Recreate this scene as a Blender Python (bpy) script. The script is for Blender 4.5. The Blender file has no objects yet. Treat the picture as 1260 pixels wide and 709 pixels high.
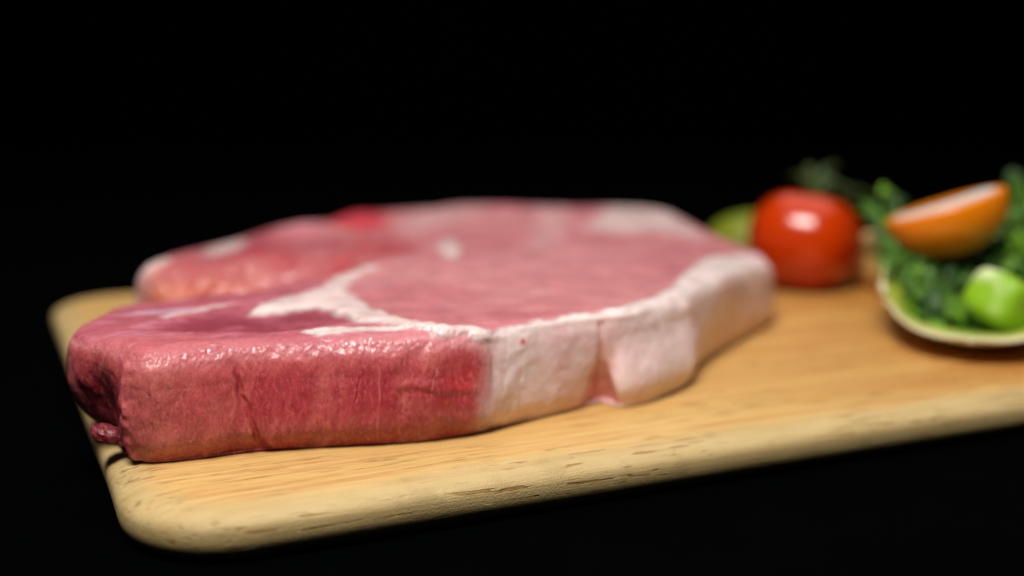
import bpy, bmesh, math, random
import numpy as np
from mathutils import Vector, Matrix

random.seed(4)
rng = np.random.default_rng(7)
S = bpy.context.scene
COL = S.collection

# ------------------------------------------------------------------ camera
FPX = 1480.0                     # focal length in pixels of the 1260 px wide photograph
CAM_H = 0.072                    # metres above the board's surface (z = 0)
PITCH = math.atan((354.5 - 80) / FPX)
cam_d = bpy.data.cameras.new("camera")
cam = bpy.data.objects.new("camera", cam_d)
COL.objects.link(cam)
cam.location = (0, 0, CAM_H)
cam.rotation_euler = (math.radians(90) - PITCH, 0, 0)
cam_d.sensor_width = 36
cam_d.lens = 36 * FPX / 1260
cam_d.clip_start = 0.005
cam_d.clip_end = 20
cam_d.dof.use_dof = True
cam_d.dof.focus_distance = 0.2185
cam_d.dof.aperture_fstop = 5.6
cam_d.dof.aperture_blades = 0
S.camera = cam

# ------------------------------------------------------------------ world, lamps, exposure
W = bpy.data.worlds.new("World")
S.world = W
W.use_nodes = True
W.node_tree.nodes["Background"].inputs[0].default_value = (0.55, 0.75, 1.0, 1)
W.node_tree.nodes["Background"].inputs[1].default_value = 0.012


def softbox(name, loc, target, sx, sy, watts, col):
    L = bpy.data.lights.new(name, 'AREA')
    L.shape = 'RECTANGLE'
    L.size, L.size_y = sx, sy
    L.energy = watts
    L.color = col
    o = bpy.data.objects.new(name, L)
    COL.objects.link(o)
    o.location = loc
    d = Vector(target) - Vector(loc)
    o.rotation_euler = d.to_track_quat('-Z', 'Y').to_euler()
    return o


softbox("key_softbox", (-0.07, -0.02, 0.57), (0.02, 0.30, 0), 0.24, 0.18, 5.6, (1.0, 0.97, 0.93))
softbox("overhead_softbox", (0.20, 0.62, 0.80), (0.0, 0.30, 0), 0.90, 0.60, 2.1, (0.93, 0.96, 1.0))

S.view_settings.view_transform = 'Standard'
S.view_settings.look = 'None'
S.view_settings.gamma = 1
S.view_settings.exposure = 0
S.render.engine = 'CYCLES'
S.cycles.use_denoising = True
S.cycles.max_bounces = 8


# ------------------------------------------------------------------ helpers
_s, _c = math.sin(PITCH), math.cos(PITCH)


def at(px, py, z=0.0):
    """point on the level plane z seen at photograph pixel px, py"""
    a = (px - 630) / FPX
    b = (354.5 - py) / FPX
    t = (z - CAM_H) / (-_s + b * _c)
    return np.array([a * t, (_c + b * _s) * t, z])


def deep(px, py, d):
    """point at distance d along the view seen at photograph pixel px, py"""
    a = (px - 630) / FPX
    b = (354.5 - py) / FPX
    return np.array([a * d, (_c + b * _s) * d, CAM_H + (-_s + b * _c) * d])


def tag(o, label=None, cat=None, group=None, kind=None):
    if label: o["label"] = label
    if cat: o["category"] = cat
    if group: o["group"] = group
    if kind: o["kind"] = kind
    return o


def empty(name, loc):
    o = bpy.data.objects.new(name, None)
    COL.objects.link(o)
    o.location = loc
    o.empty_display_size = 0.01
    return o


def mesh_np(name, V, Fq, mat, parent=None, smooth=True, attrs=None, Fn=4):
    me = bpy.data.meshes.new(name)
    V = np.asarray(V, np.float32)
    Fq = np.asarray(Fq, np.int32)
    me.vertices.add(len(V))
    me.vertices.foreach_set("co", V.ravel())
    me.loops.add(Fq.size)
    me.loops.foreach_set("vertex_index", Fq.ravel())
    me.polygons.add(len(Fq))
    me.polygons.foreach_set("loop_start", np.arange(0, Fq.size, Fn, dtype=np.int32))
    me.polygons.foreach_set("loop_total", np.full(len(Fq), Fn, np.int32))
    me.update(calc_edges=True)
    me.validate()
    if smooth:
        me.polygons.foreach_set("use_smooth", np.ones(len(me.polygons), bool))
    if attrs:
        for k, a in attrs.items():
            if a.ndim == 1:
                t = me.attributes.new(k, 'FLOAT', 'POINT')
                t.data.foreach_set("value", a.astype(np.float32))
            else:
                t = me.attributes.new(k, 'FLOAT_COLOR', 'POINT')
                b = np.ones((len(a), 4), np.float32)
                b[:, :3] = a
                t.data.foreach_set("color", b.ravel())
    me.materials.append(mat)
    o = bpy.data.objects.new(name, me)
    COL.objects.link(o)
    if parent:
        o.parent = parent
        o.matrix_parent_inverse = Matrix.Translation(-Vector(parent.location))
    return o


def grid_faces(nu, nv, wrap_u=False):
    """faces of a (nu, nv) vertex grid stored row-major"""
    i = np.arange(nu if wrap_u else nu - 1)
    j = np.arange(nv - 1)
    I, J = np.meshgrid(i, j, indexing='ij')
    I2 = (I + 1) % nu
    return np.stack([I * nv + J, I2 * nv + J, I2 * nv + J + 1, I * nv + J + 1], -1).reshape(-1, 4)


def _hash(ix, iy, iz, seed):
    h = (ix.astype(np.uint32) * np.uint32(374761393) + iy.astype(np.uint32) * np.uint32(668265263)
         + iz.astype(np.uint32) * np.uint32(2147483647 - 77) + np.uint32(seed * 974711 + 13))
    h = (h ^ (h >> np.uint32(13))) * np.uint32(1274126177)
    h = (h ^ (h >> np.uint32(15))) * np.uint32(2246822519)
    return ((h ^ (h >> np.uint32(16))) & np.uint32(0xFFFF)).astype(np.float32) / 32767.5 - 1


def vnoise(x, y, z, seed=0):
    x = np.asarray(x, np.float32); y = np.asarray(y, np.float32) + 0 * x; z = np.asarray(z, np.float32) + 0 * x
    fx, fy, fz = np.floor(x), np.floor(y), np.floor(z)
    ix, iy, iz = fx.astype(np.int64), fy.astype(np.int64), fz.astype(np.int64)
    tx, ty, tz = x - fx, y - fy, z - fz
    tx = tx * tx * (3 - 2 * tx); ty = ty * ty * (3 - 2 * ty); tz = tz * tz * (3 - 2 * tz)
    r = 0
    for dx in (0, 1):
        for dy in (0, 1):
            for dz in (0, 1):
                w = (tx if dx else 1 - tx) * (ty if dy else 1 - ty) * (tz if dz else 1 - tz)
                r = r + w * _hash(ix + dx, iy + dy, iz + dz, seed)
    return r


def fbm(x, y, z, octv=4, seed=0, gain=0.5):
    r, a, t = 0, 1.0, 0
    for k in range(octv):
        r = r + a * vnoise(x * 2 ** k + 17.3 * k, y * 2 ** k - 9.1 * k, z * 2 ** k + 4.7 * k, seed + k)
        t += a
        a *= gain
    return r / t


def sm(a, b, x):
    t = np.clip((x - a) / (b - a), 0, 1)
    return t * t * (3 - 2 * t)


def seg_dist(P, poly, closed=True):
    """distance of points P (n,2) to a polyline"""
    d = np.full(len(P), 1e9)
    n = len(poly)
    for i in range(n if closed else n - 1):
        a, b = poly[i], poly[(i + 1) % n]
        ab = b - a
        t = np.clip(((P - a) @ ab) / max(ab @ ab, 1e-12), 0, 1)
        q = P - (a + t[:, None] * ab)
        d = np.minimum(d, np.hypot(q[:, 0], q[:, 1]))
    return d


def inside(P, poly):
    c = np.zeros(len(P), bool)
    n = len(poly)
    for i in range(n):
        a, b = poly[i], poly[(i + 1) % n]
        if abs(b[1] - a[1]) < 1e-12: continue
        k = ((a[1] > P[:, 1]) != (b[1] > P[:, 1])) & (P[:, 0] < (b[0] - a[0]) * (P[:, 1] - a[1]) / (b[1] - a[1]) + a[0])
        c ^= k
    return c


def sdf(P, poly):
    """signed distance, positive inside"""
    d = seg_dist(P, poly)
    return np.where(inside(P, poly), d, -d)


def catmull(pts, per=24, closed=True):
    pts = np.asarray(pts, float)
    n = len(pts)
    out = []
    rngi = range(n) if closed else range(n - 1)
    for i in rngi:
        if closed:
            p0, p1, p2, p3 = pts[i - 1], pts[i], pts[(i + 1) % n], pts[(i + 2) % n]
        else:
            p0, p1, p2, p3 = pts[max(i - 1, 0)], pts[i], pts[i + 1], pts[min(i + 2, n - 1)]
        for k in range(per):
            t = k / per
            out.append(0.5 * ((2 * p1) + (-p0 + p2) * t + (2 * p0 - 5 * p1 + 4 * p2 - p3) * t * t + (-p0 + 3 * p1 - 3 * p2 + p3) * t ** 3))
    if not closed: out.append(pts[-1])
    return np.array(out)


def lin(r, g, b):
    f = lambda c: ((c / 255 + 0.055) / 1.055) ** 2.4 if c / 255 > 0.04045 else c / 255 / 12.92
    return np.array([f(r), f(g), f(b)])


# ------------------------------------------------------------------ node helpers
class NT:
    def __init__(s, name):
        s.m = bpy.data.materials.new(name)
        s.m.use_nodes = True
        s.t = s.m.node_tree
        s.t.nodes.clear()
        s.out = s.t.nodes.new('ShaderNodeOutputMaterial')
        s.b = s.t.nodes.new('ShaderNodeBsdfPrincipled')
        s.t.links.new(s.b.outputs[0], s.out.inputs[0])

    def n(s, typ, **kw):
        nd = s.t.nodes.new(typ)
        for k, v in kw.items():
            if k.startswith('i_'):
                key = k[2:].replace('_', ' ')
                s.set(nd.inputs[key], v)
            else:
                setattr(nd, k, v)
        return nd

    def set(s, sock, v):
        if isinstance(v, bpy.types.NodeSocket): s.t.links.new(v, sock)
        elif isinstance(v, bpy.types.Node): s.t.links.new(v.outputs[0], sock)
        else: sock.default_value = v

    def math(s, op, a, b=0.0, clamp=False):
        nd = s.t.nodes.new('ShaderNodeMath'); nd.operation = op; nd.use_clamp = clamp
        s.set(nd.inputs[0], a); s.set(nd.inputs[1], b)
        return nd.outputs[0]

    def mix(s, fac, a, b, mode='MIX'):
        nd = s.t.nodes.new('ShaderNodeMix'); nd.data_type = 'RGBA'; nd.blend_type = mode
        s.set(nd.inputs[0], fac)
        s.set(nd.inputs[6], tuple(a) + (1,) if isinstance(a, (tuple, list, np.ndarray)) else a)
        s.set(nd.inputs[7], tuple(b) + (1,) if isinstance(b, (tuple, list, np.ndarray)) else b)
        return nd.outputs[2]

    def ramp(s, x, lo, hi, a=0.0, b=1.0):
        nd = s.t.nodes.new('ShaderNodeMapRange'); nd.interpolation_type = 'SMOOTHSTEP'
        s.set(nd.inputs[0], x)
        for i, v in zip((1, 2, 3, 4), (lo, hi, a, b)): nd.inputs[i].default_value = v
        return nd.outputs[0]

    def noise(s, vec, scale, detail=3, rough=0.5, dist=0.0):
        nd = s.n('ShaderNodeTexNoise', i_Scale=scale, i_Detail=detail, i_Roughness=rough, i_Distortion=dist)
        s.set(nd.inputs['Vector'], vec)
        return nd.outputs[0]

    def mapping(s, vec, scale=(1, 1, 1), rot=(0, 0, 0), loc=(0, 0, 0)):
        nd = s.n('ShaderNodeMapping')
        s.set(nd.inputs[0], vec)
        nd.inputs[1].default_value = loc; nd.inputs[2].default_value = rot; nd.inputs[3].default_value = scale
        return nd.outputs[0]

    def bump(s, h, strength, dist, normal=None):
        nd = s.n('ShaderNodeBump', i_Strength=strength, i_Distance=dist, i_Height=h)
        if normal is not None: s.set(nd.inputs['Normal'], normal)
        return nd.outputs[0]


def simple_mat(name, col, rough=0.4, sss=0.0, sr=(1, 0.3, 0.1), sscale=0.003, coat=0.0, var=0.15, vs=120, bump=0.0002, trans=0.0):
    k = NT(name)
    g = k.n('ShaderNodeTexCoord').outputs['Object']
    n1 = k.noise(g, vs, 4, 0.6)
    c = k.mix(n1, np.array(col) * (1 - var), np.minimum(np.array(col) * (1 + var), 1))
    k.set(k.b.inputs['Base Color'], c)
    k.b.inputs['Roughness'].default_value = rough
    k.b.inputs['Subsurface Weight'].default_value = sss
    k.b.inputs['Subsurface Radius'].default_value = sr
    k.b.inputs['Subsurface Scale'].default_value = sscale
    k.b.inputs['Coat Weight'].default_value = coat
    k.b.inputs['Coat Roughness'].default_value = 0.12
    k.set(k.b.inputs['Normal'], k.bump(k.noise(g, vs * 6, 3), 0.6, bump))
    return k.m


ANG = math.radians(24.1)
BU0, BU1, BV0, BV1, BT = 0.0184, 0.470, 0.1893, 0.4035, 0.0095   # the board along and across its length, thickness

# ------------------------------------------------------------------ setting: black cloth and backdrop
kb = NT("black_cloth")
g = kb.n('ShaderNodeTexCoord').outputs['Object']
kb.set(kb.b.inputs['Base Color'], kb.mix(kb.noise(g, 60, 4), (0.0002, 0.0003, 0.0004), (0.0006, 0.0008, 0.0010)))
kb.b.inputs['Roughness'].default_value = 0.95
kb.b.inputs['Specular IOR Level'].default_value = 0.01
wv = kb.n('ShaderNodeTexWave', i_Scale=900.0, i_Distortion=1.5)
kb.set(wv.inputs['Vector'], g)
kb.set(kb.b.inputs['Normal'], kb.bump(wv.outputs[1], 0.5, 0.0003))
BLACK = kb.m


def cloth():
    nx, ny = 160, 120
    x = np.linspace(-1.6, 1.6, nx); y = np.linspace(-0.5, 1.5, ny)
    X, Y = np.meshgrid(x, y, indexing='ij')
    under = sm(0.02, 0.12, seg_dist(np.stack([X.ravel(), Y.ravel()], 1), np.array([[0.0, 0.3], [0.3, 0.45]]), False) - 0.22).reshape(X.shape)
    Z = -BT - 0.0002 + under * 0.004 * fbm(X.ravel() * 9, Y.ravel() * 5, 0, 3, 3).reshape(X.shape) - 0.003 * under
    o = mesh_np("table_surface", np.stack([X, Y, Z], -1).reshape(-1, 3), grid_faces(nx, ny), BLACK)
    return tag(o, "black cloth under the wooden board", None, None, "structure")


cloth()
# backdrop: a hanging sheet rising behind the table
nx, nz = 120, 40
x = np.linspace(-2.2, 2.2, nx); z = np.linspace(-0.1, 2.0, nz)
X, Z = np.meshgrid(x, z, indexing='ij')
Yb = 1.5 + 0.02 * np.sin(X * 11 + 1.5 * np.sin(X * 3)) + 0.01 * np.sin(X * 29)
tag(mesh_np("backdrop", np.stack([X, Yb, Z], -1).reshape(-1, 3), grid_faces(nx, nz), BLACK),
    "black fabric backdrop hanging behind the board", None, None, "structure")

# ------------------------------------------------------------------ cutting board
UX = np.array([math.cos(ANG), math.sin(ANG)])
VX = np.array([-math.sin(ANG), math.cos(ANG)])


def wood():
    k = NT("oiled_beech_wood")
    g = k.n('ShaderNodeTexCoord').outputs['Object']
    sep = k.n('ShaderNodeSeparateXYZ'); k.set(sep.inputs[0], g)
    warp = k.noise(k.mapping(g, (6, 30, 30)), 1.0, 3)
    gw = k.n('ShaderNodeVectorMath', operation='MULTIPLY_ADD')
    cmb = k.n('ShaderNodeCombineXYZ'); k.set(cmb.inputs[1], warp)
    k.set(gw.inputs[0], cmb); gw.inputs[1].default_value = (0, 0.012, 0); k.set(gw.inputs[2], g)
    v = gw.outputs[0]
    broad = k.noise(k.mapping(v, (5, 60, 60)), 1.0, 3, 0.55)
    mid = k.noise(k.mapping(v, (13, 620, 620)), 1.0, 4, 0.6)
    fine = k.noise(k.mapping(v, (70, 2600, 2600)), 1.0, 3, 0.6)
    c = k.mix(k.ramp(broad, 0.3, 0.7), lin(204, 160, 92), lin(224, 190, 124))
    c = k.mix(k.ramp(mid, 0.45, 0.66, 0, 0.75), c, lin(190, 134, 78))
    c = k.mix(k.ramp(fine, 0.42, 0.62, 0, 0.45), c, lin(188, 138, 82))
    # short brown pores, lying along the grain
    po = k.noise(k.mapping(v, (95, 1300, 1300)), 1.0, 2, 0.5)
    reg = k.noise(k.mapping(g, (18, 60, 60)), 1.0, 2)
    pore = k.math('MULTIPLY', k.ramp(po, 0.61, 0.66), k.ramp(reg, 0.40, 0.52))
    po2 = k.noise(k.mapping(v, (30, 800, 800), loc=(3, 1, 0)), 1.0, 2, 0.5)
    orange = k.ramp(po2, 0.60, 0.70)
    c = k.mix(k.math('MULTIPLY', orange, 0.32), c, lin(200, 118, 52))
    # the worn, paler and greener rounded edge
    rim = k.n('ShaderNodeAttribute', attribute_name='rim').outputs[2]
    t = k.math('ADD', rim, k.math('MULTIPLY', k.math('SUBTRACT', k.noise(k.mapping(g, (30, 260, 260)), 1, 4, 0.6), 0.5), 0.9))
    edge = k.ramp(t, -0.05, 0.95, 0.0, 1.0)
    side = k.ramp(sep.outputs[2], -0.0075, -0.0030, 1.0, 0.0)
    worn = k.mix(k.noise(k.mapping(g, (60, 300, 300)), 1.0, 4, 0.65), lin(166, 142, 88), lin(220, 198, 148))
    c = k.mix(k.math('MULTIPLY', edge, 0.72), c, worn)
    c = k.mix(k.math('MULTIPLY', side, 0.5), c, lin(150, 130, 76))
    dirt = k.ramp(k.noise(g, 110, 4, 0.6), 0.52, 0.72)
    c = k.mix(k.math('MULTIPLY', k.math('MULTIPLY', dirt, edge), 0.22), c, lin(120, 95, 45))
    c = k.mix(k.math('MULTIPLY', pore, 0.65), c, lin(150, 98, 40))
    # golden oil deeper towards the middle and right of the top
    k.set(k.b.inputs['Base Color'], k.mix(k.math('MULTIPLY', k.ramp(sep.outputs[0], 0.10, 0.30), k.math('SUBTRACT', 1.0, edge)), c,
          k.mix(1.0, c, lin(236, 194, 120), 'MULTIPLY')))
    k.set(k.b.inputs['Roughness'], k.ramp(mid, 0.2, 0.8, 0.36, 0.5))
    k.b.inputs['Specular IOR Level'].default_value = 0.35
    grainy = k.noise(g, 2600, 3, 0.7)
    h = k.math('SUBTRACT', k.math('ADD', k.math('MULTIPLY', fine, 0.35), k.math('MULTIPLY', grainy, k.math('MULTIPLY', edge, 0.7))), k.math('MULTIPLY', pore, 0.9))
    h = k.math('ADD', h, k.math('MULTIPLY', mid, 0.5))
    k.set(k.b.inputs['Normal'], k.bump(h, 0.8, 0.00028))
    return k.m


def cutting_board():
    lu, lv, rc, rr = BU1 - BU0, BV1 - BV0, 0.020, BT / 2
    # plan outline (outermost), rounded rectangle, fine spacing
    pts = []
    def line(a, b, n):
        for i in range(n): pts.append(a + (b - a) * i / n)
    def arc(cx, cy, a0, n=60):
        for i in range(n):
            a = a0 + math.pi / 2 * i / n
            pts.append(np.array([cx + rc * math.cos(a), cy + rc * math.sin(a)]))
    line(np.array([rc, 0.]), np.array([lu - rc, 0.]), 500); arc(lu - rc, rc, -math.pi / 2)
    line(np.array([lu, rc]), np.array([lu, lv - rc]), 120); arc(lu - rc, lv - rc, 0)
    line(np.array([lu - rc, lv]), np.array([rc, lv]), 200); arc(rc, lv - rc, math.pi / 2)
    line(np.array([0., lv - rc]), np.array([0., rc]), 240); arc(rc, rc, math.pi)
    O = np.array(pts)
    T = np.roll(O, -1, 0) - np.roll(O, 1, 0)
    T /= np.hypot(T[:, 0], T[:, 1])[:, None]
    Nn = np.stack([T[:, 1], -T[:, 0]], 1)
    rings, rimv = [], []
    wob = 0.00035 * fbm(O[:, 0] * 25, O[:, 1] * 25, 0, 3, 5)
    m = 34
    for k in range(m + 1):
        a = math.pi / 2 - math.pi * k / m
        # soft top shoulder: wide and shallow above, tighter below
        e = 0.0115 if a > 0 else 0.005
        ca, sa = abs(math.cos(a)) ** 0.85, math.copysign(abs(math.sin(a)) ** (0.70 if a > 0 else 0.85), a)
        rimv.append(np.full(len(O), min(1.0, (1 - math.sin(max(a, 0)) ** 6) * 1.0 + (0 if a > 0 else 1))))
        off = -e + e * ca
        zz = -rr + rr * sa
        p = O + Nn * (off + wob * ca)[:, None]
        w = 0.00012 * fbm(p[:, 0] * 60, p[:, 1] * 60, zz * 100, 3, 9)
        rings.append(np.column_stack([p, np.full(len(p), zz) + w * 0.6]))
    n = len(O)
    mid_t = np.array([[lu / 2, lv / 2, 0.0]]); 
    V = np.concatenate(rings)
    nr = len(rings)
    Fq = []
    for r in range(nr - 1):
        i = np.arange(n); j = (i + 1) % n
        Fq.append(np.stack([r * n + i, (r + 1) * n + i, (r + 1) * n + j, r * n + j], 1))
    Fq = np.concatenate(Fq)
    me = bpy.data.meshes.new("cutting_board")
    faces = [tuple(map(int, f)) for f in Fq]
    faces.append(tuple(range(n)))
    faces.append(tuple(range(nr * n - 1, (nr - 1) * n - 1, -1)))
    me.from_pydata([tuple(v) for v in V], [], faces)
    me.update()
    fl = np.ones(len(me.polygons), bool); fl[-2:] = False
    me.polygons.foreach_set("use_smooth", fl)
    ra = me.attributes.new('rim', 'FLOAT', 'POINT'); ra.data.foreach_set('value', np.concatenate(rimv).astype(np.float32))
    me.materials.append(wood())
    o = bpy.data.objects.new("cutting_board", me)
    COL.objects.link(o)
    org = UX * BU0 + VX * BV0
    o.location = (org[0], org[1], 0)
    o.rotation_euler = (0, 0, ANG)
    tag(o, "pale wooden cutting board with rounded corners under the raw steak", "cutting board")


cutting_board()


# ------------------------------------------------------------------ the raw steak
def meat_material():
    k = NT("wet_raw_meat")
    g = k.n('ShaderNodeTexCoord').outputs['Object']
    col = k.n('ShaderNodeAttribute', attribute_name="pigment").outputs[0]
    fat = k.n('ShaderNodeAttribute', attribute_name="fat").outputs[2]
    wall = k.n('ShaderNodeAttribute', attribute_name="wall").outputs[2]
    blot = k.noise(g, 260, 4, 0.6)
    wn_ = k.n('ShaderNodeTexNoise', i_Scale=240.0, i_Detail=2.0); k.set(wn_.inputs['Vector'], g)
    wv_ = k.n('ShaderNodeVectorMath', operation='MULTIPLY_ADD')
    k.set(wv_.inputs[0], wn_.outputs[1]); wv_.inputs[1].default_value = (0.0035, 0.0035, 0.0035); k.set(wv_.inputs[2], g)
    fib = k.noise(k.mapping(wv_.outputs[0], (1700, 1700, 330)), 1.0, 4, 0.65)
    c = k.mix(k.ramp(blot, 0.3, 0.75, 0, 0.16), col, k.mix(fat, (0.35, 0.05, 0.07), (0.75, 0.5, 0.42)))
    c = k.mix(k.math('MULTIPLY', k.math('MULTIPLY', k.ramp(fib, 0.48, 0.72), wall), 0.42), c, k.mix(fat, lin(214, 120, 104), lin(240, 222, 220)))
    c = k.mix(k.math('MULTIPLY', k.math('MULTIPLY', k.ramp(fib, 0.5, 0.28), k.math('MULTIPLY', wall, k.math('SUBTRACT', 1.0, fat))), 0.48), c, lin(130, 24, 34))
    spk = k.ramp(k.noise(g, 1500, 2, 0.6), 0.62, 0.74)
    c = k.mix(k.math('MULTIPLY', spk, 0.18), c, lin(235, 200, 195))
    k.set(k.b.inputs['Base Color'], c)
    k.b.subsurface_method = 'BURLEY'
    k.set(k.b.inputs['Subsurface Weight'], k.ramp(fat, 0, 1, 0.40, 0.75))
    k.b.inputs['Subsurface Radius'].default_value = (1.0, 0.30, 0.22)
    k.set(k.b.inputs['Subsurface Scale'], k.ramp(fat, 0, 1, 0.0012, 0.0028))
    k.set(k.b.inputs['Roughness'], k.ramp(k.noise(g, 400, 3), 0.3, 0.7, 0.44, 0.6))
    k.b.inputs['Specular IOR Level'].default_value = 0.35
    h1 = k.noise(g, 900, 3, 0.6)
    h2 = k.noise(k.mapping(g, (2600, 2600, 700)), 1.0, 2, 0.5)
    h3 = k.noise(k.mapping(g, (900, 2600, 2600)), 1.0, 2, 0.5)
    hh = k.mix(wall, h3, h2)
    hb = k.math('ADD', k.math('MULTIPLY', h1, 0.8), k.math('MULTIPLY', hh, 0.7))
    k.set(k.b.inputs['Normal'], k.bump(k.math('MULTIPLY', hb, k.ramp(fat, 0, 1, 1.0, 0.5)), 0.65, 0.00024))
    # film of moisture: sparse beads make small glints
    bead = k.ramp(k.noise(g, 1900, 2, 0.5, 0.4), 0.56, 0.70)
    k.set(k.b.inputs['Coat Normal'], k.bump(k.math('ADD', bead, k.math('MULTIPLY', h1, 0.30)), 1.0, 0.00040))
    wet = k.ramp(k.noise(g, 130, 3), 0.35, 0.6, 0.35, 1.0)
    k.set(k.b.inputs['Coat Weight'], k.math('MULTIPLY', wet, k.ramp(fat, 0, 1, 0.62, 0.85)))
    k.b.inputs['Coat Roughness'].default_value = 0.06
    return k.m


def poly_px(pts, z=0.020):
    return np.array([at(a, b, z)[:2] for a, b in pts])


def steak():
    # plan outline at the widest, in centimetres, anticlockwise from the near left corner
    key = [(-7.05, 21.15), (-6.55, 20.95), (-5.70, 21.20), (-4.75, 21.62), (-3.25, 21.92), (-1.72, 22.2), (-0.48, 22.85), (0.40, 23.7),
           (1.25, 24.42), (1.78, 24.92), (2.02, 24.98), (2.35, 24.66), (3.05, 25.1), (3.85, 26.15), (4.16, 26.9), (4.42, 27.8), (5.05, 29.2),
           (6.34, 31.4), (6.95, 32.4), (7.4, 33.5), (7.45, 34.7), (7.0, 36.3), (6.4, 38.2), (6.0, 40.2), (5.2, 41.9),
           (3.6, 42.5), (2.2, 42.25), (0.3, 42.6), (-2.2, 42.4), (-3.6, 42.1), (-4.5, 41.0), (-5.3, 40.8), (-6.4, 39.2), (-7.7, 38.0), (-8.6, 35.9), (-9.5, 34.2),
           (-9.95, 32.6), (-9.85, 31.1), (-9.1, 30.35), (-7.9, 30.15), (-7.2, 29.4), (-7.6, 28.4), (-8.35, 27.6), (-8.9, 26.2), (-8.95, 25.0), (-8.9, 23.9), (-8.68, 22.9),
           (-8.2, 22.2), (-7.6, 21.72)]
    O0 = catmull(key, 60) / 100
    # resample: dense where it is near the camera
    d = np.hypot(*(np.roll(O0, -1, 0) - O0).T)
    wgt = (0.22 / np.clip(O0[:, 1], 0.2, 1)) ** 2.2
    cum = np.concatenate([[0], np.cumsum(d * wgt)])
    N = 2000
    s = np.linspace(0, cum[-1], N, endpoint=False)
    ext = np.vstack([O0, O0[:1]])
    O = np.stack([np.interp(s, cum, ext[:, 0]), np.interp(s, cum, ext[:, 1])], 1)
    arc = np.concatenate([[0], np.cumsum(np.hypot(*(O[1:] - O[:-1]).T))])
    T = np.roll(O, -2, 0) - np.roll(O, 2, 0)
    for _ in range(3):                                  # soften the normals so that the rounded shoulder never folds
        T = (np.roll(T, 6, 0) + T + np.roll(T, -6, 0)) / 3
    T /= np.hypot(T[:, 0], T[:, 1])[:, None]
    Nn = np.stack([T[:, 1], -T[:, 0]], 1)
    C = np.array([-0.008, 0.315])
    LEFT = np.stack([sm(-0.073, -0.083, O[:, 0]) * sm(0.262, 0.235, O[:, 1])] * 2, 1) * np.array([0.95, 0.2])

    Ot = O.copy()
    k0, k1 = [int(np.argmin(np.hypot(*(O - np.array(p_) / 100).T))) for p_ in ((0.6, 23.85), (6.34, 31.4))]
    ctl = catmull([O[k0], (0.0140, 0.2440), (0.0225, 0.2485), (0.0320, 0.2585), (0.0425, 0.2740), (0.0530, 0.2930), O[k1]], 30, False)
    cl = np.concatenate([[0], np.cumsum(np.hypot(*(ctl[1:] - ctl[:-1]).T))])
    a_ = (arc[k0:k1 + 1] - arc[k0]) / (arc[k1] - arc[k0]) * cl[-1]
    Ot[k0:k1 + 1, 0] = np.interp(a_, cl, ctl[:, 0]); Ot[k0:k1 + 1, 1] = np.interp(a_, cl, ctl[:, 1])
    DT = (Ot - O) * 0.85
    # how far the rounded shoulder reaches inwards and downwards along the outline
    near = sm(0.262, 0.225, O[:, 1])
    left = sm(-0.065, -0.085, O[:, 0]) * near
    rim = sm(-0.001, 0.006, O[:, 0]) * sm(0.345, 0.33, O[:, 1])
    e = 0.0050 + 0.0006 * near - 0.0010 * rim
    e = e * (1 - 0.45 * left)
    ds = np.hypot(*((np.roll(O, -6, 0) - np.roll(O, 6, 0)).T))
    cr = (np.roll(T, -6, 0)[:, 0] * np.roll(T, 6, 0)[:, 1] - np.roll(T, -6, 0)[:, 1] * np.roll(T, 6, 0)[:, 0]) * -1
    kap = np.maximum(cr / ds, 1.0)
    e = np.minimum(e, 0.62 / kap)
    for _ in range(60): e = np.minimum(e, (np.roll(e, 3) + e + np.roll(e, -3)) / 3)
    hcorner = 0.0072 + 0.0004 * near - 0.002 * rim - 0.003 * left

    # heights of the top
    stepline = poly_px([(60, 372), (165, 361), (300, 353), (400, 349), (470, 341), (560, 326)], 0.015)

    def top_z(P):
        x, y = P[:, 0], P[:, 1]
        z = 0.0208 + 0.0022 * sm(0.33, 0.42, y)
        z = z + 0.0008 * sm(0.255, 0.230, y) * sm(0.02, -0.02, x) - 0.0008 * sm(-0.07, -0.085, x)
        z = z - 0.0024 * sm(0.052, 0.070, x)
        z = z + 0.0022 * sm(0.36, 0.40, y) * fbm(x * 70, y * 30, 0 * x, 3, 107) + 0.0012 * np.exp(-(((x + 0.050) / 0.007) ** 2 + ((y - 0.395) / 0.012) ** 2))
        # the gap between the two lobes on the left: near lobe sinks towards it, far lobe stands up
        yl = np.interp(x, stepline[:, 0], stepline[:, 1])
        dd = y - yl + 0.0022 * fbm(x * 75, y * 40, 0 * x, 3, 101)
        amt = sm(-0.036, -0.075, x + 0.006 * fbm(x * 60, y * 60, 0 * x + 3, 2, 103))
        z = z - amt * 0.0070 * sm(-0.050, -0.004, dd) * sm(0.010, -0.001, dd)
        z = z - 0.0018 * amt * np.exp(-(dd / 0.0022) ** 2)
        z = z + 0.0012 * amt * np.exp(-((dd - 0.013) / 0.005) ** 2) * fbm(x * 110, y * 60, 0 * x, 2, 105)
        # dark muscle between the two fat seams lies a little lower
        return z

    # ---- vertex grid: rows = around, columns = centre -> shoulder -> wall -> base -> underside
    n_top, n_sh, n_w, n_b = 230, 40, 84, 5
    inner = O + DT - Nn * e[:, None]                        # where the shoulder starts
    for _ in range(40): inner = (np.roll(inner, 2, 0) + 2 * inner + np.roll(inner, -2, 0)) / 4
    # the fan from the centre must never turn back on itself
    th = np.unwrap(np.arctan2(inner[:, 1] - C[1], inner[:, 0] - C[0]))
    rad = np.hypot(inner[:, 0] - C[0], inner[:, 1] - C[1])
    dth = np.maximum(np.diff(np.append(th, th[0] + 2 * math.pi)), 2e-5)
    dth *= 2 * math.pi / dth.sum()
    th = th[0] + np.concatenate([[0], np.cumsum(dth)[:-1]])
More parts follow.
